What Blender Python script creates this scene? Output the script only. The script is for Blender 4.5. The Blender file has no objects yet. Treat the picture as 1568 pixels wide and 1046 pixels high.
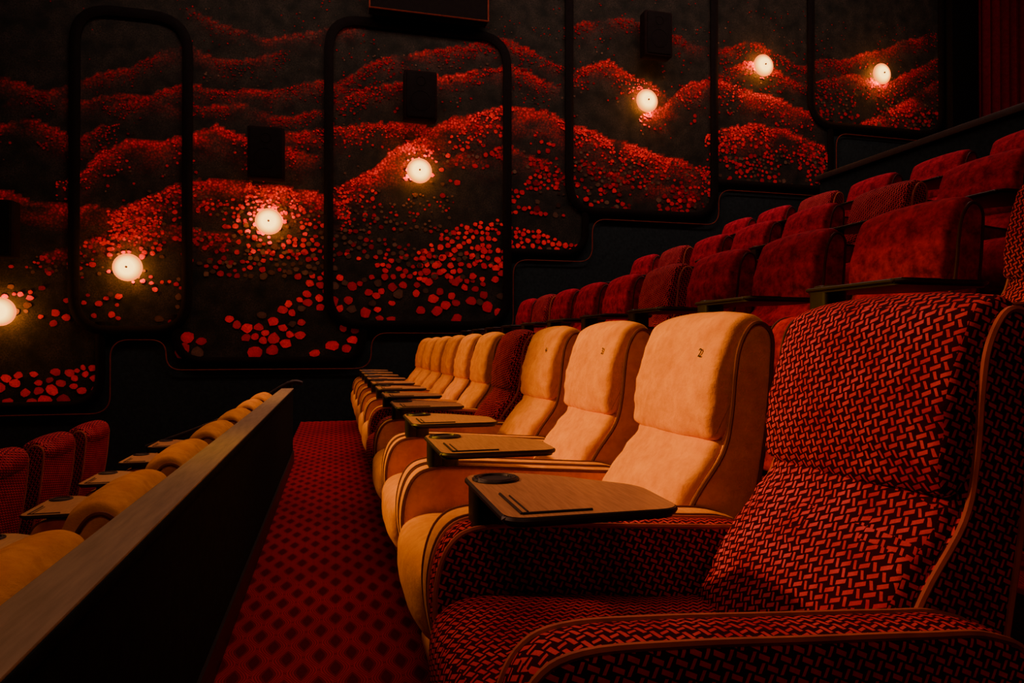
import bpy, bmesh, math, random
import numpy as np
from mathutils import Vector, noise as mnoise
random.seed(7)
scene = bpy.context.scene
COL = scene.collection

# ------------------------------------------------------------------ node helpers
class NT:
    def __init__(self, name):
        m = bpy.data.materials.new(name); m.use_nodes = True
        self.m = m; self.t = m.node_tree; self.n = self.t.nodes; self.l = self.t.links
        self.b = self.n['Principled BSDF']
    def node(self, typ, **kw):
        nd = self.n.new(typ)
        for k, v in kw.items(): setattr(nd, k, v)
        return nd
    def put(self, sock, v):
        if isinstance(v, bpy.types.NodeSocket): self.l.new(v, sock)
        else: sock.default_value = v
    def math(self, op, a, b=None, c=None):
        nd = self.node('ShaderNodeMath', operation=op)
        self.put(nd.inputs[0], a)
        if b is not None: self.put(nd.inputs[1], b)
        if c is not None: self.put(nd.inputs[2], c)
        return nd.outputs[0]
    def mix(self, f, a, b, mode='MIX'):
        nd = self.node('ShaderNodeMix', data_type='RGBA', blend_type=mode)
        self.put(nd.inputs['Factor'], f)
        ins = [i for i in nd.inputs if i.type == 'RGBA']
        self.put(ins[0], a); self.put(ins[1], b)
        return [o for o in nd.outputs if o.type == 'RGBA'][0]
    def noise(self, vec, scale, detail=3, rough=.5):
        nd = self.node('ShaderNodeTexNoise')
        if vec is not None: self.l.new(vec, nd.inputs['Vector'])
        nd.inputs['Scale'].default_value = scale
        nd.inputs['Detail'].default_value = detail
        nd.inputs['Roughness'].default_value = rough
        return nd.outputs['Fac']
    def ramp(self, f, lo, hi):
        nd = self.node('ShaderNodeMapRange')
        self.put(nd.inputs['Value'], f)
        nd.inputs['From Min'].default_value = lo; nd.inputs['From Max'].default_value = hi
        return nd.outputs['Result']
    def bump(self, h, strength=.3, dist=.01):
        nd = self.node('ShaderNodeBump')
        self.l.new(h, nd.inputs['Height'])
        nd.inputs['Strength'].default_value = strength; nd.inputs['Distance'].default_value = dist
        self.l.new(nd.outputs['Normal'], self.b.inputs['Normal'])
    def coord(self, which='Object'):
        return self.node('ShaderNodeTexCoord').outputs[which]
    def sep(self, v):
        nd = self.node('ShaderNodeSeparateXYZ'); self.l.new(v, nd.inputs[0]); return nd.outputs
    def base(self, c, rough=.7, spec=.3, metal=0):
        self.put(self.b.inputs['Base Color'], c)
        self.put(self.b.inputs['Roughness'], rough)
        self.b.inputs['Specular IOR Level'].default_value = spec
        self.b.inputs['Metallic'].default_value = metal
def C(r, g, b): return (r, g, b, 1)

def mat_plain(name, col, rough=.6, spec=.3, var=.25, scale=20, metal=0, bump=0.1):
    t = NT(name); v = t.coord()
    n = t.noise(v, scale, 4)
    k = t.ramp(n, .3, .7)
    dark = C(*[c*(1-var) for c in col]); lite = C(*[min(1, c*(1+var)) for c in col])
    t.base(t.mix(k, dark, lite), rough, spec, metal)
    if bump: t.bump(n, bump, .004)
    return t.m

def mat_fabric_cream():
    t = NT('peach_suede'); v = t.coord()
    n = t.noise(v, 9, 5, .6); f = t.noise(v, 420, 2)
    w = t.noise(v, 28, 3, .6)
    c = t.mix(t.ramp(n, .3, .72), C(.74, .30, .030), C(.96, .45, .055))
    c = t.mix(t.math('MULTIPLY', t.ramp(w, .45, .75), .4), c, C(.55, .17, .015))
    t.base(c, .9, .03)
    t.bump(t.math('ADD', t.math('MULTIPLY', f, .15), t.math('MULTIPLY', w, .8)), .45, .014)
    return t.m

def mat_fabric_weave():
    t = NT('red_basketweave_fabric')
    mp = t.node('ShaderNodeMapping'); t.l.new(t.coord('UV'), mp.inputs[0])
    mp.inputs['Location'].default_value = (50, 50, 0)
    mp.inputs['Rotation'].default_value = (0, 0, math.radians(12))
    mp.inputs['Scale'].default_value = (56, 68, 1)
    a, b, _ = t.sep(mp.outputs[0])
    par = t.math('MODULO', t.math('ADD', t.math('FLOOR', a), t.math('FLOOR', b)), 2)
    par = t.math('GREATER_THAN', t.math('ABSOLUTE', par), .5)
    fa = t.math('SUBTRACT', t.math('FRACT', a), .5); fb = t.math('SUBTRACT', t.math('FRACT', b), .5)
    h = t.math('LESS_THAN', t.math('ABSOLUTE', t.math('ADD', fb, t.math('MULTIPLY', fa, .3))), .24)
    vv = t.math('LESS_THAN', t.math('ABSOLUTE', t.math('ADD', fa, t.math('MULTIPLY', fb, -.15))), .15)
    m = t.math('ADD', t.math('MULTIPLY', h, par), t.math('MULTIPLY', vv, t.math('SUBTRACT', 1, par)))
    v = t.coord(); n = t.noise(v, 14, 4)
    th = t.noise(v, 300, 2)
    red = t.mix(t.ramp(n, .3, .7), C(.52, .034, .060), C(.90, .100, .125))
    red = t.mix(t.math('MULTIPLY', th, .5), red, C(.28, .010, .028))
    t.base(t.mix(m, C(.034, .003, .010), red), .9, .06)
    t.bump(t.math('ADD', t.math('MULTIPLY', m, .5), t.math('MULTIPLY', n, 1.8)), .45, .009)
    return t.m

def mat_fabric_red():
    t = NT('worn_red_velvet'); v = t.coord()
    n = t.noise(v, 16, 6, .65); w = t.noise(v, 60, 3)
    c = t.mix(t.ramp(n, .35, .66), C(.14, .003, .018), C(.52, .024, .062))
    c = t.mix(t.math('MULTIPLY', t.ramp(w, .5, .7), .4), c, C(.06, .002, .012))
    t.base(c, .9, .06)
    t.bump(n, .4, .01)
    return t.m

def mat_wood(name, c1, c2, axis_scale=(4, 60, 10), rough=.38, spec=.45):
    t = NT(name)
    mp = t.node('ShaderNodeMapping'); t.l.new(t.coord(), mp.inputs[0])
    mp.inputs['Scale'].default_value = axis_scale
    n = t.noise(mp.outputs[0], 3, 5, .6)
    t.base(t.mix(t.ramp(n, .3, .7), c1, c2), rough, spec)
    t.bump(n, .12, .002)
    return t.m

def mat_carpet():
    t = NT('red_patterned_carpet')
    g = t.node('ShaderNodeNewGeometry').outputs['Position']
    x, y, z = t.sep(g)
    # ogee lattice: rows of pointed ovals, alternate rows offset by half, concentric lines inside
    def cells(off):
        a = t.math('ADD', t.math('MULTIPLY', t.math('ADD', x, 40), 10.0), off)
        b = t.math('ADD', t.math('MULTIPLY', t.math('ADD', y, 40), 5.0), off)
        fa = t.math('ABSOLUTE', t.math('SUBTRACT', t.math('FRACT', a), .5))
        fb = t.math('ABSOLUTE', t.math('SUBTRACT', t.math('FRACT', b), .5))
        return t.math('ADD', t.math('MULTIPLY', fa, 2.0), t.math('MULTIPLY', t.math('POWER', fb, 1.5), 2.83))
    d = t.math('MINIMUM', cells(0.0), cells(.5))
    core = t.ramp(d, .30, .58)
    rings = t.math('MULTIPLY_ADD', t.math('SINE', t.math('MULTIPLY', d, 38)), .4, .6)
    n = t.noise(t.coord(), 120, 3); n2 = t.noise(t.coord(), 1.5, 3)
    c = t.mix(core, C(.065, .004, .012), C(.48, .034, .055))
    c = t.mix(rings, C(.075, .005, .013), c)
    c = t.mix(t.math('MULTIPLY', n, .5), c, C(.10, .007, .016))
    c = t.mix(t.math('MULTIPLY', t.ramp(n2, .4, .7), .3), c, C(.06, .005, .010))
    t.base(c, .95, .03)
    t.bump(n, .5, .006)
    return t.m

def mat_mural(name, grain=True):
    t = NT(name)
    at = t.node('ShaderNodeAttribute', attribute_name='paint')
    c = at.outputs['Color']
    v = t.coord()
    n = t.ramp(t.noise(v, 60, 4), .3, .7)
    if grain:
        vo = t.node('ShaderNodeTexVoronoi'); vo.inputs['Scale'].default_value = 30
        t.l.new(v, vo.inputs['Vector'])
        k = t.ramp(vo.outputs['Distance'], .62, .2)
        n3 = t.ramp(t.noise(v, 5, 4), .3, .7)
        k2 = t.math('MULTIPLY', t.math('MULTIPLY_ADD', k, .75, .25), t.math('MULTIPLY_ADD', n, .5, .5))
        g = t.mix(t.math('MULTIPLY', n, n3), C(.007, .010, .009), C(.032, .031, .024))
        c = t.mix(1.0, t.mix(k2, C(0, 0, 0), c), g, 'ADD')
    else:
        c = t.mix(t.math('MULTIPLY_ADD', n, .3, .7), C(.01, .002, .002), c)
    t.base(c, .9, .03)
    return t.m

def mat_lamp():
    t = NT('lamp_glass')
    x, y, z = t.sep(t.coord())
    r = t.math('SQRT', t.math('ADD', t.math('MULTIPLY', x, x), t.math('MULTIPLY', z, z)))
    k = t.ramp(r, .085, .15)
    t.b.inputs['Base Color'].default_value = C(.10, .05, .02)
    t.put(t.b.inputs['Emission Color'], t.mix(k, C(1, .60, .13), C(1, .36, .04)))
    t.put(t.b.inputs['Emission Strength'], t.math('MULTIPLY_ADD', k, -2.6, 4.6))
    return t.m
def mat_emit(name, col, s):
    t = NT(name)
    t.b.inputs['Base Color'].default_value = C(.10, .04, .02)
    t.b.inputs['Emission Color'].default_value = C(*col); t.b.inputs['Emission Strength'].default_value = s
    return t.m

M_CREAM = mat_fabric_cream(); M_WEAVE = mat_fabric_weave(); M_RED = mat_fabric_red()
M_PIPE_C = mat_plain('brown_piping', (.14, .035, .012), .6)
M_PIPE_W = mat_plain('rust_piping', (.40, .085, .035), .6)
M_PIPE_R = mat_plain('dark_piping', (.05, .012, .012), .6)
M_TRAY = mat_wood('walnut_laminate', C(.32, .15, .050), C(.54, .28, .095), (60, 4, 10), .38, .45)
M_BLACK = mat_plain('black_plastic', (.016, .014, .013), .45, .3)
M_WALLBLK = mat_plain('black_fabric_wall', (.010, .018, .020), .95, .04, scale=30)
M_FRAME = mat_plain('black_frame_trim', (.003, .003, .003), .85, .05)
M_SPK = mat_plain('black_speaker_grille', (.006, .004, .004), .9, .05)
M_CARPET = mat_carpet()
M_LEDGE = mat_wood('brown_ledge_top', C(.24, .19, .10), C(.36, .28, .15), (20, 2, 10), .6, .2)
M_REDTRIM = mat_plain('red_brown_trim', (.10, .018, .008), .6, .1)
M_NUM = mat_plain('dark_number', (.02, .008, .006), .6)
M_DKRED = mat_plain('dark_red_curtain', (.08, .004, .010), .9, .05)

# ------------------------------------------------------------------ geometry helpers
class MB:
    """accumulates parts into one mesh"""
    def __init__(self): self.v = []; self.f = []; self.mi = []; self.uv = []
    def add(self, vs, fs, mi, uvfn=None):
        o = len(self.v); self.v += [tuple(p) for p in vs]
        for f in fs:
            self.f.append([i+o for i in f]); self.mi.append(mi)
            pts = [Vector(vs[i]) for i in f]
            n = Vector((0, 0, 0))
            for i in range(len(pts)):
                p, q = pts[i], pts[(i+1) % len(pts)]
                n += Vector(((p.y-q.y)*(p.z+q.z), (p.z-q.z)*(p.x+q.x), (p.x-q.x)*(p.y+q.y)))
            ax = max(range(3), key=lambda k: abs(n[k]))
            if ax == 0: self.uv.append([(p.y, p.z) for p in pts])
            elif ax == 1: self.uv.append([(p.x, p.z) for p in pts])
            else: self.uv.append([(p.y, p.x) for p in pts])
    def mesh(self, name, mats, sharp=38):
        me = bpy.data.meshes.new(name); me.from_pydata(self.v, [], self.f); me.update()
        for m in mats: me.materials.append(m)
        me.polygons.foreach_set('material_index', self.mi)
        ul = me.uv_layers.new(name='UVMap')
        flat = [c for fu in self.uv for p in fu for c in p]
        ul.data.foreach_set('uv', flat)
        bm = bmesh.new(); bm.from_mesh(me); bmesh.ops.recalc_face_normals(bm, faces=bm.faces); bm.to_mesh(me); bm.free()
        me.polygons.foreach_set('use_smooth', [True]*len(me.polygons))
        try: me.set_sharp_from_angle(angle=math.radians(sharp))
        except Exception: pass
        return me

def obj(name, me, parent=None, loc=(0, 0, 0)):
    o = bpy.data.objects.new(name, me); COL.objects.link(o); o.location = loc
    if parent: o.parent = parent
    return o

def catmull(pts, closed=True, n=5):
    out = []; N = len(pts)
    rng = range(N) if closed else range(N-1)
    for i in rng:
        if closed: p0, p1, p2, p3 = pts[i-1], pts[i], pts[(i+1) % N], pts[(i+2) % N]
        else: p0, p1, p2, p3 = pts[max(i-1, 0)], pts[i], pts[i+1], pts[min(i+2, N-1)]
        for j in range(n):
            t = j/n; t2 = t*t; t3 = t2*t
            out.append(tuple(.5*((2*b)+(-a+c)*t+(2*a-5*b+4*c-d)*t2+(-a+3*b-3*c+d)*t3) for a, b, c, d in zip(p0, p1, p2, p3)))
    if not closed: out.append(tuple(pts[-1]))
    return out

def offset2(pts, d):
    """inward offset of closed 2D loop"""
    N = len(pts); A = sum(pts[i][0]*pts[(i+1) % N][1]-pts[(i+1) % N][0]*pts[i][1] for i in range(N))
    s = 1 if A > 0 else -1; out = []
    for i in range(N):
        a = pts[i-1]; b = pts[(i+1) % N]
        tx, ty = b[0]-a[0], b[1]-a[1]; L = math.hypot(tx, ty) or 1
        out.append((pts[i][0]-s*ty/L*d, pts[i][1]+s*tx/L*d))
    return out

def loft(mb, prof, yc, hw, r, mi, bulge=0.0, nst=7, wrinkle=0.0):
    """prof: closed smooth (x,z) loop, swept along y with rounded ends"""
    st = []
    for k in range(5):
        a = k/4*math.pi/2
        st.append((-hw+r*(1-math.cos(a)), r*(1-math.sin(a))))
    mid = []
    inner = hw-r
    for k in range(1, nst):
        y = -inner+2*inner*k/nst
        mid.append((y, -bulge*(1-(y/inner)**2)**.7))
    st = st+mid+[(-y, i) for y, i in reversed(st)]
    vs = []; N = len(prof)
    for y, ins in st:
        for (x, z) in offset2(prof, ins):
            w = wrinkle*mnoise.noise(Vector((x*14, y*9, z*22))) if wrinkle else 0
            vs.append((x+w, yc+y, z+w*.4))
    fs = []
    for s in range(len(st)-1):
        for i in range(N):
            j = (i+1) % N
            fs.append((s*N+i, s*N+j, (s+1)*N+j, (s+1)*N+i))
    fs.append(list(range(N))); fs.append(list(range((len(st)-1)*N, len(st)*N)))
    mb.add(vs, fs, mi)

def tube(mb, path, r, mi, closed=False, seg=6, flat=None):
    P = [Vector(p) for p in path]; N = len(P); vs = []; fs = []
    for i in range(N):
        a = P[i-1] if (closed or i > 0) else P[i]; b = P[(i+1) % N] if (closed or i < N-1) else P[i]
        t = (b-a).normalized()
        ref = Vector((0, 1, 0)) if abs(t.y) < .9 else Vector((0, 0, 1))
        u = t.cross(ref).normalized(); w = t.cross(u).normalized()
        ru, rw = (r, r) if flat is None else (r, flat)
        for k in range(seg):
            an = 2*math.pi*(k+.5)/seg
            vs.append(P[i]+u*math.cos(an)*ru+w*math.sin(an)*rw)
    for i in range(N if closed else N-1):
        j = (i+1) % N
        for k in range(seg):
            l = (k+1) % seg
            fs.append((i*seg+k, i*seg+l, j*seg+l, j*seg+k))
    if not closed:
        fs.append(list(range(seg))); fs.append(list(range((N-1)*seg, N*seg)))
    mb.add(vs, fs, mi)

def prism(mb, poly, z0, z1, mi_top, mi_side):
    N = len(poly)
    vs = [(x, y, z0) for x, y in poly]+[(x, y, z1) for x, y in poly]
    mb.add(vs, [(i, (i+1) % N, N+(i+1) % N, N+i) for i in range(N)]+[list(range(N))], mi_side)
    mb.add(vs, [list(range(N, 2*N))], mi_top)

def box(mb, x0, x1, y0, y1, z0, z1, mi=0, bev=0):
    if bev <= 0:
        vs = [(x, y, z) for x in (x0, x1) for y in (y0, y1) for z in (z0, z1)]
        mb.add(vs, [(0, 1, 3, 2), (4, 6, 7, 5), (0, 4, 5, 1), (2, 3, 7, 6), (0, 2, 6, 4), (1, 5, 7, 3)], mi)
    else:
        b = bev
        loops = [(z0, b), (z0+b*.3, b*.3), (z0+b, 0), (z1-b, 0), (z1-b*.3, b*.3), (z1, b)]
        vs = []
        for z, i in loops:
            vs += [(x0+i+b, y0+i, z), (x1-i-b, y0+i, z), (x1-i, y0+i+b, z), (x1-i, y1-i-b, z), (x1-i-b, y1-i, z), (x0+i+b, y1-i, z), (x0+i, y1-i-b, z), (x0+i, y0+i+b, z)]
        fs = []
        for s in range(len(loops)-1):
            for i in range(8):
                j = (i+1) % 8; fs.append((s*8+i, s*8+j, s*8+8+j, s*8+8+i))
        fs.append(list(range(8))); fs.append(list(range(len(vs)-8, len(vs))))
        mb.add(vs, fs, mi)

def round_poly(pts, r, n=5):
    out = []; N = len(pts)
    for i in range(N):
        p = Vector(pts[i]); a = (Vector(pts[i-1])-p); b = (Vector(pts[(i+1) % N])-p)
        rr = min(r, a.length*.48, b.length*.48)
        p0 = p+a.normalized()*rr; p1 = p+b.normalized()*rr
        for k in range(n+1):
            t = k/n; out.append(tuple((1-t)**2*p0+2*t*(1-t)*p+t*t*p1))
    return out

# ------------------------------------------------------------------ the seat
# material slots: 0 fabric, 1 piping, 2 tray wood, 3 black
def build_seat():
    mb = MB(); n = 5
    shell = catmull([(.84, .24), (.87, .42), (.95, .58), (1.035, .70), (1.062, .80), (1.075, .92), (1.09, 1.00), (1.125, 1.058), (1.165, 1.065), (1.195, 1.03), (1.195, .95), (1.175, .75), (1.13, .5), (1.08, .24)], True, n)
    loft(mb, shell, 0, .264, .014, 0)
    lower = catmull([(.79, .36), (.84, .48), (.915, .60), (.985, .685), (1.010, .722), (1.04, .742), (1.09, .72), (1.02, .58), (.93, .42), (.88, .34)], True, n)
    loft(mb, lower, 0, .249, .030, 0, bulge=.020, nst=16, wrinkle=.014)
    head = catmull([(1.000, .765), (1.000, .83), (1.020, .93), (1.045, 1.008), (1.080, 1.068), (1.135, 1.093), (1.185, 1.078), (1.213, 1.028), (1.20, .98), (1.15, .94), (1.10, .80), (1.05, .742), (1.015, .738)], True, n)
    loft(mb, head, 0, .251, .024, 0, bulge=.014, nst=16, wrinkle=.008)
    for s in (-1, 1):
        tube(mb, [(x, s*.263, z) for x, z in offset2(shell, .002)], .0065, 1, closed=True)
    cush = catmull([(.20, .30), (.19, .38), (.215, .44), (.30, .465), (.5, .45), (.72, .425), (.88, .41), (.90, .34), (.85, .27), (.5, .25), (.27, .25)], True, n)
    loft(mb, cush, 0, .262, .03, 0, bulge=.012, nst=9, wrinkle=.004)
    base = catmull([(.30, .03), (.27, .12), (.26, .24), (.4, .27), (.8, .27), (.95, .25), (.95, .03), (.6, .02)], True, n)
    loft(mb, base, 0, .26, .01, 0)
    arm = catmull([(.34, .015), (.285, .12), (.235, .27), (.208, .40), (.212, .50), (.245, .575), (.31, .603), (.45, .600), (.65, .585), (.85, .570), (.98, .555), (1.06, .50), (1.09, .30), (1.05, .10), (1.0, .015), (.66, .008)], True, n)
    for s in (-1, 1):
        loft(mb, arm, s*.318, .050, .016, 0, bulge=.004, nst=3)
        for q in (-1, 1):
            tube(mb, [(x, s*.318+q*.0445, z) for x, z in offset2(arm, .002)], .0062, 1, closed=True)
    poly = round_poly([(.292, -.035), (.292, .385), (.40, .395), (.50, .33), (.640, .175), (.630, -.035)], .045, 6)
    prism(mb, offset2(poly, .004), .678, .686, 3, 3)
    prism(mb, poly, .684, .697, 2, 3)
    tube(mb, [(x, y, .6905) for x, y in poly], .0060, 3, closed=True)
    tube(mb, [(.325, -.012, .698), (.325, .16, .698)], .0035, 3)
    tube(mb, [(.325, -.012, .698), (.46, -.012, .698)], .0035, 3)
    tube(mb, [(.340, .003, .698), (.340, .14, .698)], .002, 3)
    cx, cy = .352, .315
    for rr, h in ((.050, .699), (.041, .700)):
        tube(mb, [(cx+rr*math.cos(a), cy+rr*math.sin(a), h) for a in [i*math.pi/12 for i in range(24)]], .0045, 3, closed=True)
    prism(mb, [(cx+.046*math.cos(a), cy+.046*math.sin(a)) for a in [i*math.pi/12 for i in range(24)]], .60, .6995, 3, 3)
    prism(mb, round_poly([(.295, .272), (.295, .362), (.375, .362), (.375, .272)], .02, 4), .592, .68, 3, 3)
    return mb
smb = build_seat()
seat_mesh = {
 'cream': smb.mesh('seat_cream', [M_CREAM, M_PIPE_C, M_TRAY, M_BLACK]),
 'weave': smb.mesh('seat_weave', [M_WEAVE, M_PIPE_W, M_TRAY, M_BLACK]),
 'red': smb.mesh('seat_red', [M_RED, M_PIPE_R, M_BLACK, M_BLACK]),
}
def seat(kind, x, y, z):
    return obj('cinema_seat', seat_mesh[kind], None, (x, y, z))
def number(o, ch):
    cu = bpy.data.curves.new('seat_number', 'FONT'); cu.body = ch; cu.size = .036; cu.extrude = .0006; cu.offset = .0003
    cu.align_x = 'CENTER'
    cu.materials.append(M_NUM)
    t = bpy.data.objects.new('seat_number', cu); COL.objects.link(t); t.parent = o
    t.location = (1.0180, -.170, .970)
    t.rotation_euler = (math.radians(75), 0, math.radians(-90))

P = .75
for k in range(11):
    kind = 'weave' if k in (0, 4) else 'cream'
    s = seat(kind, 0, 1.2+P*k, 0)
    if k in (1, 2, 3): number(s, str(k+1))
for row, (n0, n1) in {1: (-1, 9), 2: (-2, 8), 3: (-2, 8)}.items():
    for k in range(n0, n1):
        y = 2.40+P*k
        if y > 9.0: continue
        seat('red' if (k+row) % 4 else 'weave', 1.27*row, y, .5*row)
for k in range(-1, 7): seat('cream', -1.73, 1.45+P*k, -.49)
for k in range(-1, 7): seat('weave', -2.98, 1.42+P*k, -.69)

# ------------------------------------------------------------------ room shell
WY = 9.45
mb = MB()
box(mb, -.45, 1.32, -4, WY, -.9, 0)
for n in range(1, 4):
    box(mb, 1.34+1.27*(n-1), 1.34+1.27*n, -4, WY, -.9, .5*n)
box(mb, 5.15, 7.0, -4, WY, -.9, 1.9)
for n in range(5):
    box(mb, 7.0+1.25*n, 8.25+1.25*n, -4, WY, -.9, 2.4+.5*n)
box(mb, -1.76, -.45, -4, WY, -.9, -.49)
box(mb, -9, -1.76, -4, WY, -.9, -.69)
floor = obj('floor', mb.mesh('floor', [M_CARPET], 20))
mb = MB(); box(mb, -9, 13.5, WY, WY+.2, -.9, 8); obj('wall_side', mb.mesh('wall_side', [M_WALLBLK]))
mb = MB(); box(mb, -9, 13.5, -4.2, -4, -.9, 8); obj('wall_opposite', mb.mesh('wall_opposite', [M_WALLBLK]))
mb = MB(); box(mb, 13.25, 13.45, -4, WY, -.9, 8); obj('wall_rear', mb.mesh('wall_rear', [M_WALLBLK]))
mb = MB(); box(mb, -9.2, -9, -4, WY, -.9, 8); obj('wall_front', mb.mesh('wall_front', [M_WALLBLK]))
mb = MB(); box(mb, -9, 13.5, -4, WY, 8, 8.2); obj('ceiling', mb.mesh('ceiling', [M_WALLBLK]))

mb = MB()
box(mb, -.455, -.36, -3.9, 6.2, -.45, .605, 0)
box(mb, -.460, -.352, -3.9, 6.22, .605, .632, 0, .006)
box(mb, -.458, -.356, -3.9, 6.215, .628, .636, 1, .003)
box(mb, -.36, -.35, -3.9, 6.2, 0, .10, 2)
obj('aisle_partition', mb.mesh('partition', [M_WALLBLK, M_LEDGE, M_BLACK]))
mb = MB()
tube(mb, catmull([(-.30, 6.55, .66), (-.42, 6.55, .66), (-.75, 6.55, .46), (-1.15, 6.55, .28), (-1.6, 6.55, .12)], False, 5), .022, 0, seg=10)
for x, z1, z0 in ((-.40, .66, 0), (-1.15, .28, -.49), (-1.58, .12, -.49)):
    tube(mb, [(x, 6.55, z0), (x, 6.55, z1)], .014, 0, seg=8)
obj('stair_handrail', mb.mesh('handrail', [M_BLACK]))
mb = MB()
box(mb, 5.62, 5.75, -3.9, 7.0, 1.9, 2.98, 0)
box(mb, 5.58, 5.79, -3.9, 7.05, 2.98, 3.05, 1, .01)
obj('upper_parapet', mb.mesh('parapet', [M_WALLBLK, M_BLACK]))

# ------------------------------------------------------------------ mural
def rr_inside(x, z, x0, x1, z0, z1, r):
    if x < x0 or x > x1 or z < z0 or z > z1: return False
    cx = min(max(x, x0+r), x1-r); cz = min(max(z, z0+r), z1-r)
    return (x-cx)**2+(z-cz)**2 <= r*r+1e-9
TOP = 7.6
SH = [(-8.9, -2.81, .28, TOP, .3), (-3.10, -1.83, 1.19, TOP, .3), (-1.96, .35, .81, TOP, .34), (-.10, 2.35, 1.29, TOP, .3),
      (1.0, 3.53, 2.345, TOP, .3), (3.28, 5.64, 2.98, TOP, .3), (4.6, 7.75, 3.53, TOP, .3), (7.38, 9.97, 4.57, TOP, .3)]
def inside(x, z): return any(rr_inside(x, z, *s) for s in SH)

# ridges: points, brightness, flower size, depth, count per m
R = [
 ([(-.08, 3.10), (.39, 3.37), (.92, 3.78), (1.65, 4.21), (2.3, 4.42), (2.88, 4.41), (3.28, 4.23), (4.0, 4.06), (4.85, 3.87), (5.6, 3.70)], 1.0, .018, .36, 240),
 ([(-2.74, 2.66), (-2.27, 2.89), (-1.81, 3.09), (-1.43, 3.15), (-.95, 3.09), (-.2, 3.03), (.2, 2.9)], 1.0, .018, .32, 240),
 ([(-8, 3.3), (-5, 3.1), (-3.9, 2.87), (-3.55, 2.74), (-3.13, 2.70), (-2.7, 2.66), (-2.1, 2.60)], .9, .017, .28, 180),
 ([(-3.3, 3.0), (-3.06, 3.12), (-2.78, 3.39), (-2.45, 3.61), (-1.88, 3.64), (-1.5, 3.82), (-1.1, 3.68), (-.62, 3.6), (-.2, 3.55)], .9, .013, .28, 200),
 ([(-.9, 3.7), (-.62, 3.8), (-.04, 3.93), (.56, 4.04), (1.1, 4.06), (1.5, 3.9)], .7, .013, .24, 180),
 ([(5.5, 4.25), (6.0, 4.42), (6.4, 4.5), (6.9, 4.43), (7.7, 4.2)], 1.0, .021, .36, 190),
 ([(3.2, 4.9), (3.6, 5.12), (3.9, 5.22), (4.63, 4.92), (5.0, 4.7)], .55, .014, .25, 170),
 ([(4.4, 4.45), (4.8, 4.65), (5.17, 5.0), (5.67, 5.12), (6.4, 4.98), (7.26, 4.82), (7.6, 4.7)], .8, .015, .3, 170),
 ([(8.2, 4.6), (8.6, 4.75), (9.17, 5.07), (9.97, 5.56)], .9, .020, .35, 170),
 ([(7.4, 5.2), (8.1, 5.45), (8.8, 5.35), (9.97, 5.9)], .45, .015, .25, 140),
 ([(-3.9, 3.9), (-3.13, 4.2), (-2.7, 4.4), (-1.88, 4.78), (-1.2, 4.7), (-.6, 4.9)], .28, .009, .18, 150),
 ([(-2.8, 3.95), (-1.8, 4.32), (-.95, 4.32), (-.2, 4.53), (.4, 4.4)], .40, .010, .18, 150),
 ([(-1.9, 4.05), (-1.2, 4.12), (-.7, 4.0), (-.1, 4.15)], .4, .011, .14, 150),
 ([(-.1, 4.5), (.75, 4.96), (1.65, 5.19), (2.3, 5.37), (3.2, 5.1)], .32, .014, .22, 140),
 ([(-.1, 4.25), (.6, 4.55), (1.4, 4.75), (2.4, 5.0), (3.2, 4.75)], .45, .014, .2, 150),
 ([(-8, 3.8), (-5, 3.9), (-3.9, 3.66), (-3.55, 3.72), (-3.1, 3.6), (-2.6, 3.75)], .5, .012, .24, 150),
 ([(-8, 4.5), (-4, 4.2), (-3.1, 4.0), (-2.4, 4.15), (-1.8, 3.95)], .3, .010, .18, 130),
 ([(-3.5, 2.1), (-3.06, 2.24), (-2.48, 2.47), (-1.88, 2.54), (-1.2, 2.4)], .5, .024, .22, 90),
 ([(5.6, 5.6), (6.4, 5.75), (7.2, 5.5), (8, 5.7), (9.9, 6.3)], .3, .015, .22, 130),
 ([(1.4, 3.55), (1.9, 3.75), (2.35, 3.8), (2.9, 3.70), (3.4, 3.5)], .45, .024, .28, 90),
 ([(3.3, 3.75), (4.2, 3.5), (5.6, 3.35)], .25, .03, .28, 60),
 ([(5.5, 5.15), (6.3, 5.45), (7.4, 5.2)], .4, .015, .22, 130),
 ([(3.2, 5.7), (4.2, 5.9), (5.6, 5.6)], .25, .015, .2, 110),
 ([(-1.9, 5.3), (-.9, 5.0), (.0, 5.25), (.8, 5.6)], .18, .010, .18, 110),
]
def ridge_z(pts, x):
    if x < pts[0][0] or x > pts[-1][0]: return None
    for (a, za), (b, zb) in zip(pts, pts[1:]):
        if a <= x <= b:
            t = (x-a)/(b-a); t = t*t*(3-2*t)*.5+t*.5
            return za+(zb-za)*t+.06*mnoise.noise(Vector((x*2.3, za, 3)))+.025*mnoise.noise(Vector((x*9, zb, 7)))
    return None
ST = .04
xs = np.arange(-8.9, 10.0, ST); zs = np.arange(.24, TOP, ST)
rz = [[ridge_z(r[0], x) for x in xs] for r in R]
vid = {}; verts = []; vcol = []; faces = []
nx, nz = len(xs), len(zs)
ok = [[inside(xs[i]+ST/2, zs[j]+ST/2) for j in range(nz)] for i in range(nx)]
def getv(i, j):
    k = (i, j)
    if k in vid: return vid[k]
    x = -8.9+ST*i; z = .24+ST*j
    red = 0.
    ii = min(i, nx-1)
    for q, r in enumerate(R):
        h = rz[q][ii]
        if h is None: continue
        t = h-z
        if t < -.01: continue
        edge = min(1, (x-r[0][0][0])/.4, (r[0][-1][0]-x)/.4); edge = max(edge, 0)
        nn = .6+1.1*mnoise.noise(Vector((x*3.1, z*6, q*3.3)))
        red = max(red, r[1]*edge*math.exp(-max(t, 0)/(r[3]*.34))*max(nn, .06)*2.2)
    vid[k] = len(verts); verts.append((x, WY-.03, z))
    vcol.append((min(red*.85, .95), red*.008, red*.024, 1))
    return vid[k]
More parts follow.
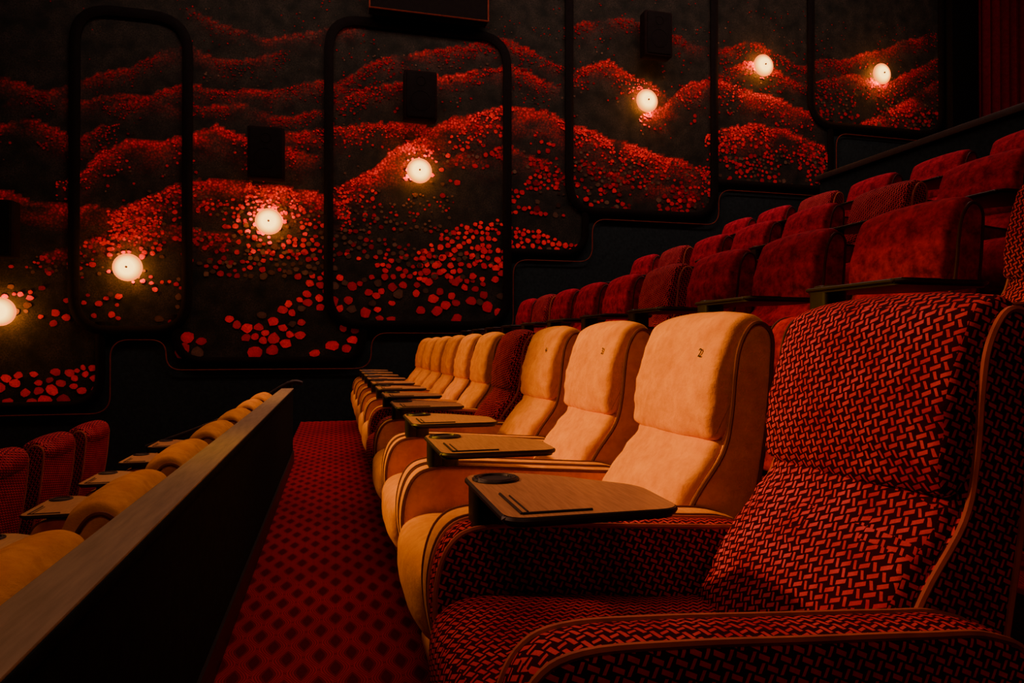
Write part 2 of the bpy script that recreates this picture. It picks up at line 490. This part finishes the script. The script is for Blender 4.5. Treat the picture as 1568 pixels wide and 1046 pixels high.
for i in range(nx):
    for j in range(nz):
        if ok[i][j]:
            faces.append((getv(i, j), getv(i+1, j), getv(i+1, j+1), getv(i, j+1)))
me = bpy.data.meshes.new('mural_board'); me.from_pydata(verts, [], faces); me.update()
ca = me.color_attributes.new('paint', 'FLOAT_COLOR', 'POINT'); ca.data.foreach_set('color', np.array(vcol, dtype=np.float32).ravel())
me.materials.append(mat_mural('mural_hills_paint'))
mural = obj('poppy_field_mural', me)

V = []; F = []; VC = []
def blossom(x, z, r, col):
    if not inside(x, z): return
    n = 9 if r > .03 else 6
    o = len(V); y = WY-.034-random.random()*.012
    ph = random.random()*6.28; sq = random.uniform(.75, 1)
    for k in range(n):
        a = ph+2*math.pi*k/n; rr = r*random.uniform(.80, 1.13)
        V.append((x+rr*math.cos(a), y, z+rr*sq*math.sin(a)))
        f = random.uniform(.7, 1.1)
        VC.append((col[0]*f, col[1]*f, col[2]*f, 1))
    V.append((x+random.uniform(-.2, .2)*r, y, z+r*.2)); VC.append((col[0]*1.1, col[1]*1.1, col[2]*1.1, 1))
    for k in range(n): F.append((o+k, o+(k+1) % n, o+n))
def redcol(b):
    return (min(.95, 1.1*b*random.uniform(.5, 1.1)), .009*b+random.random()*.014*b, .028*b)
def grey(b): return (.085*b, .052*b, .034*b)
for (pts, br, fs, dep, cnt) in R:
    L = pts[-1][0]-pts[0][0]
    for _ in range(int(L*cnt)):
        x = random.uniform(pts[0][0], pts[-1][0]); h = ridge_z(pts, x)
        t = min(random.expovariate(1/(dep*.55)), dep*2.6)
        if mnoise.noise(Vector((x*1.8, h-t, br*9))) < -.12: continue
        r = fs*random.uniform(.5, 1.15)*(1+t*1.6)
        b = br*(.85*math.exp(-t/(dep*1.3))+.15)
        if random.random() < .1+.35*min(t/dep/2, 1): blossom(x, h-t, r*.8, grey(random.uniform(.3, 1.2)*(.4+br*.7)))
        else: blossom(x, h-t, r, redcol(b))
def field(x0, x1, z0, z1, n, r0, r1, b, greyfrac=.1, shape=None, gap=-.12):
    done = []
    for _ in range(n*8):
        if len(done) >= n: break
        x = random.uniform(x0, x1); z = random.uniform(z0, z1)
        if shape and z > shape(x)+.06*mnoise.noise(Vector((x*4, 0, 2))): continue
        if mnoise.noise(Vector((x*1.5, z*3.2, x0*7))) < gap: continue
        f = (z1-z)/(z1-z0); r = (r0+(r1-r0)*f)*random.uniform(.65, 1.15)
        if any((x-a)**2+(z-c)**2 < (.9*(r+q))**2 for a, c, q in done): continue
        if not inside(x, z): continue
        done.append((x, z, r))
        blossom(x, z, r, grey(random.uniform(.5, 1.3)) if random.random() < greyfrac else redcol(b*random.uniform(.6, 1.1)))
field(-1.9, .3, .9, 2.05, 160, .045, .088, .95, .08, lambda x: 1.15+.9*min(1, (x+1.9)/1.7) if x < -.1 else 1.3, gap=-.3)
field(-.05, 2.3, 1.35, 2.25, 95, .035, .085, .8, .2, gap=-.15)
field(1.1, 2.3, 1.9, 3.05, 130, .03, .055, .9, .08, lambda x: 2.3+.75*(x-1.1)/.9)
field(-6, -2.85, .32, .75, 110, .05, .085, .85, .08, lambda x: .4+.35*(x+6)/3.1)
field(-6, -1.9, 1.25, 2.1, 170, .022, .05, .5, .35)
field(-1.8, -.1, 2.2, 2.9, 150, .022, .045, .55, .25)
field(-1.8, .0, 1.9, 2.3, 80, .025, .045, .4, .5)
field(-.05, 1.6, 2.2, 3.1, 150, .018, .038, .3, .6)
field(2.38, 3.5, 2.4, 2.75, 90, .03, .05, 1.0, .05, lambda x: 2.75-.3*(x-2.38)/1.1, gap=-1)
field(2.38, 3.3, 2.9, 3.7, 90, .025, .045, .6, .1)
field(3.3, 5.6, 3.0, 3.8, 180, .022, .045, .55, .35)
field(5.7, 7.7, 3.55, 4.2, 180, .022, .04, .55, .3)
field(7.4, 9.9, 4.6, 5.3, 170, .02, .035, .3, .35)
field(-6, -1.8, 4.2, 6.2, 90, .006, .012, .25, .4)
field(-1.8, 3, 4.3, 6.2, 350, .008, .016, .2, .4)
field(3, 9.9, 4.6, 6.4, 450, .010, .022, .22, .3)
me = bpy.data.meshes.new('poppy_blossoms'); me.from_pydata(V, [], F); me.update()
ca = me.color_attributes.new('paint', 'FLOAT_COLOR', 'POINT'); ca.data.foreach_set('color', np.array(VC, dtype=np.float32).ravel())
me.materials.append(mat_mural('blossom_paint', grain=False))
obj('painted_blossoms', me, mural)

# frames
def rrpath(x0, x1, z0, z1, r):
    return [(p[0], WY-.06, p[1]) for p in round_poly([(x0, z0), (x1, z0), (x1, z1), (x0, z1)], r*1.25, 7)]
def openpath(pts, r):
    out = [pts[0]]
    for i in range(1, len(pts)-1):
        p = Vector(pts[i]); a = Vector(pts[i-1])-p; b = Vector(pts[i+1])-p; rr = min(r, a.length*.9, b.length*.9)
        if i > 1: rr = min(rr, a.length*.49)
        if i < len(pts)-2: rr = min(rr, b.length*.49)
        p0 = p+a.normalized()*rr; p1 = p+b.normalized()*rr
        for k in range(8):
            t = k/7; out.append(tuple((1-t)**2*p0+2*t*(1-t)*p+t*t*p1))
    out.append(pts[-1])
    return [(x, WY-.05, z) for x, z in out]
mb = MB()
for (x0, x1, z0, z1) in ((-3.10, -1.83, 1.19, 5.15), (-.10, 2.35, 1.29, 5.38), (3.28, 5.64, 2.98, 7.4), (7.38, 9.97, 4.57, 7.4)):
    tube(mb, rrpath(x0, x1, z0, z1, .34), .066, 0, closed=True, seg=8, flat=.035)
for pts in ([(-8.9, .28), (-2.81, .28), (-2.81, 1.3)], [(-1.96, 1.4), (-1.96, .81), (.35, .81), (.35, 1.36)],
            [(2.35, 2.345), (3.53, 2.345), (3.53, 3.1)], [(5.64, 3.53), (7.75, 3.53), (7.75, 4.66)]):
    tube(mb, openpath(pts, .36), .056, 0, seg=8, flat=.03)
obj('trim_1', mb.mesh('mural_frames', [M_FRAME]))
mb = MB()
tube(mb, openpath([(-8.9, .17), (-2.70, .17), (-2.70, 1.08), (-2.07, 1.08), (-2.07, .70), (.46, .70), (.46, 1.18), (2.44, 1.18), (2.44, 2.235), (3.64, 2.235), (3.64, 2.87), (5.72, 2.87), (5.72, 3.42), (7.86, 3.42), (7.86, 4.46), (10.1, 4.46)], .22), .008, 0, seg=6)
obj('trim_2', mb.mesh('stepped_trim', [M_REDTRIM]))
mb = MB()
tube(mb, [(x, WY-.30, z) for x, z in ((.42, 7.4), (.42, 5.47), (2.02, 5.47), (2.02, 7.4))], .014, 1, seg=6)
box(mb, .42, 2.02, WY-.30, WY-.10, 5.47, 7.5, 0)
obj('projection_bulkhead', mb.mesh('bulkhead', [M_FRAME, M_REDTRIM]))
mb = MB()
box(mb, 10.05, 10.6, WY-.2, WY, 2.0, 7.9, 0)
nfold = 60
pts = [(10.65+2.5*i/nfold, WY-.12-.04*math.sin(i*1.3)) for i in range(nfold+1)]
vs = [(x, y, 4.9) for x, y in pts]+[(x, y, 7.9) for x, y in pts]
mb.add(vs, [(i, i+1, nfold+2+i, nfold+1+i) for i in range(nfold)], 1)
obj('curtain_panel', mb.mesh('curtain', [M_FRAME, M_DKRED]))

for x, z in ((-3.85, 2.37), (-.865, 3.45), (1.09, 4.355), (4.57, 5.58)):
    mb = MB()
    box(mb, -.22, .22, -.26, -.06, -.33, .33, 0, .02)
    box(mb, -.19, .19, -.275, -.255, -.30, .30, 1, .006)
    box(mb, -.08, .08, -.07, .035, -.1, .1, 0)
    for cz, rr in ((-.08, .13), (.18, .06)):
        tube(mb, [(rr*math.cos(a), -.274, cz+rr*math.sin(a)) for a in [i*math.pi/12 for i in range(24)]], .006, 1, closed=True)
    obj('loudspeaker', mb.mesh('speaker', [M_SPK, M_FRAME]), None, (x, WY-.085, z))

# wall lamps: glowing glass discs standing off the wall on a thin stem
M_GLOW = mat_lamp(); M_HALO = mat_emit('bloom_halo_ring', (1, .18, .015), 2.4)  # glowing ring added around each disc to imitate bloom
LAMPS = ((-3.842, 1.41), (-2.485, 1.97), (-.842, 2.61), (1.095, 3.39), (4.471, 4.65), (6.449, 5.38), (8.665, 5.47), (-5.4, .95))
def disc_dome(mb, R0, y0, h, mi):
    vs = []; fs = []; NR, NS = 6, 28
    for i in range(NR+1):
        a = i/NR*math.pi/2
        rr = R0*math.cos(a) if i < NR else .004
        for k in range(NS):
            t = 2*math.pi*k/NS; vs.append((rr*math.cos(t), y0-h*math.sin(a), rr*math.sin(t)))
    for i in range(NR):
        for k in range(NS):
            l = (k+1) % NS; fs.append((i*NS+k, i*NS+l, (i+1)*NS+l, (i+1)*NS+k))
    fs.append(list(range(NR*NS, NR*NS+NS)))
    mb.add(vs, fs, mi)
lm = MB()
disc_dome(lm, .148, -.06, .05, 0)
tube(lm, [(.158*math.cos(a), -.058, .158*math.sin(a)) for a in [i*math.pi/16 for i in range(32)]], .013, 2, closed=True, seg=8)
tube(lm, [(0, .04, 0), (0, -.07, 0)], .012, 1, seg=12)
tube(lm, [(0, -.105, 0), (0, -.123, 0)], .014, 1, seg=12)
lmesh = lm.mesh('sconce', [M_GLOW, M_PIPE_C, M_HALO])
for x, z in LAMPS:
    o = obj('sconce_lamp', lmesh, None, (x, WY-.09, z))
    for nm, e, yy, rad, col in (('lamp_bulb', 8, -.45, .10, (1, .26, .05)), ('added_halo_light', 60, -.03, .04, (1, .24, .03))):  # second light, behind the disc, is added to cast a bloom-like halo
        ld = bpy.data.lights.new(nm, 'POINT'); ld.energy = e; ld.color = col; ld.shadow_soft_size = rad
        lo = bpy.data.objects.new(nm, ld); COL.objects.link(lo); lo.parent = o; lo.location = (0, yy, 0)

# ------------------------------------------------------------------ lighting
def look(o, target):
    o.rotation_euler = (Vector(target)-o.location).to_track_quat('-Z', 'Y').to_euler()
def spot(name, loc, tgt, e, col, ang, blend=.6, size=.15):
    d = bpy.data.lights.new(name, 'SPOT'); d.energy = e; d.color = col; d.spot_size = math.radians(ang); d.spot_blend = blend; d.shadow_soft_size = size
    o = bpy.data.objects.new(name, d); COL.objects.link(o); o.location = loc; look(o, tgt); return o
def area(name, loc, tgt, e, col, sx, sy):
    d = bpy.data.lights.new(name, 'AREA'); d.energy = e; d.color = col; d.shape = 'RECTANGLE'; d.size = sx; d.size_y = sy
    o = bpy.data.objects.new(name, d); COL.objects.link(o); o.location = loc; look(o, tgt); return o
ORG = (1, .43, .02)
spot('ceiling_spotlight', (-4.2, 3.7, 4.0), (.95, 2.50, .80), 2000, ORG, 24, .95, .2)
spot('ceiling_spotlight', (-4.2, 5.6, 4.0), (.95, 5.2, .70), 850, ORG, 27, .95, .2)
spot('ceiling_spotlight', (-4.2, 7.6, 4.0), (.85, 7.6, .65), 450, ORG, 27, .95, .2)
spot('ceiling_spotlight', (-3.4, 2.8, 4.0), (1.05, 1.15, .80), 720, (1, .40, .22), 20, .95, .2)
spot('aisle_downlight', (0, 6.0, 6.5), (0, 6.0, 0), 240, (1, .34, .22), 34, 1, .3)
area('mural_wash_light', (1.0, 6.6, 7.2), (1.2, 9.4, 2.8), 250, (1, .50, .42), 8, .5)
area('mural_wash_light', (6.5, 6.6, 7.6), (6.5, 9.4, 4.4), 125, (1, .50, .42), 5, .5)
area('house_fill_light', (1.0, 4.6, 7.5), (1.0, 4.6, 0), 85, (1, .42, .26), 5, 5)
area('house_fill_light', (-.5, -1.5, 5.5), (1.0, 1.4, .4), 28, (1, .44, .28), 2, 2)  # added fill from behind the camera, lifts the dark seat sides
w = bpy.data.worlds.new('dark_world'); scene.world = w; w.use_nodes = True
w.node_tree.nodes['Background'].inputs[0].default_value = (.02, .06, .06, 1)
w.node_tree.nodes['Background'].inputs[1].default_value = .05

# ------------------------------------------------------------------ camera
cd = bpy.data.cameras.new('camera'); cd.lens = 24; cd.sensor_width = 36; cd.clip_start = .02
cam = bpy.data.objects.new('camera', cd); COL.objects.link(cam)
cam.location = (0, 0, 1.0)
cam.rotation_euler = (math.radians(90.4), 0, math.radians(-14.45))
scene.camera = cam
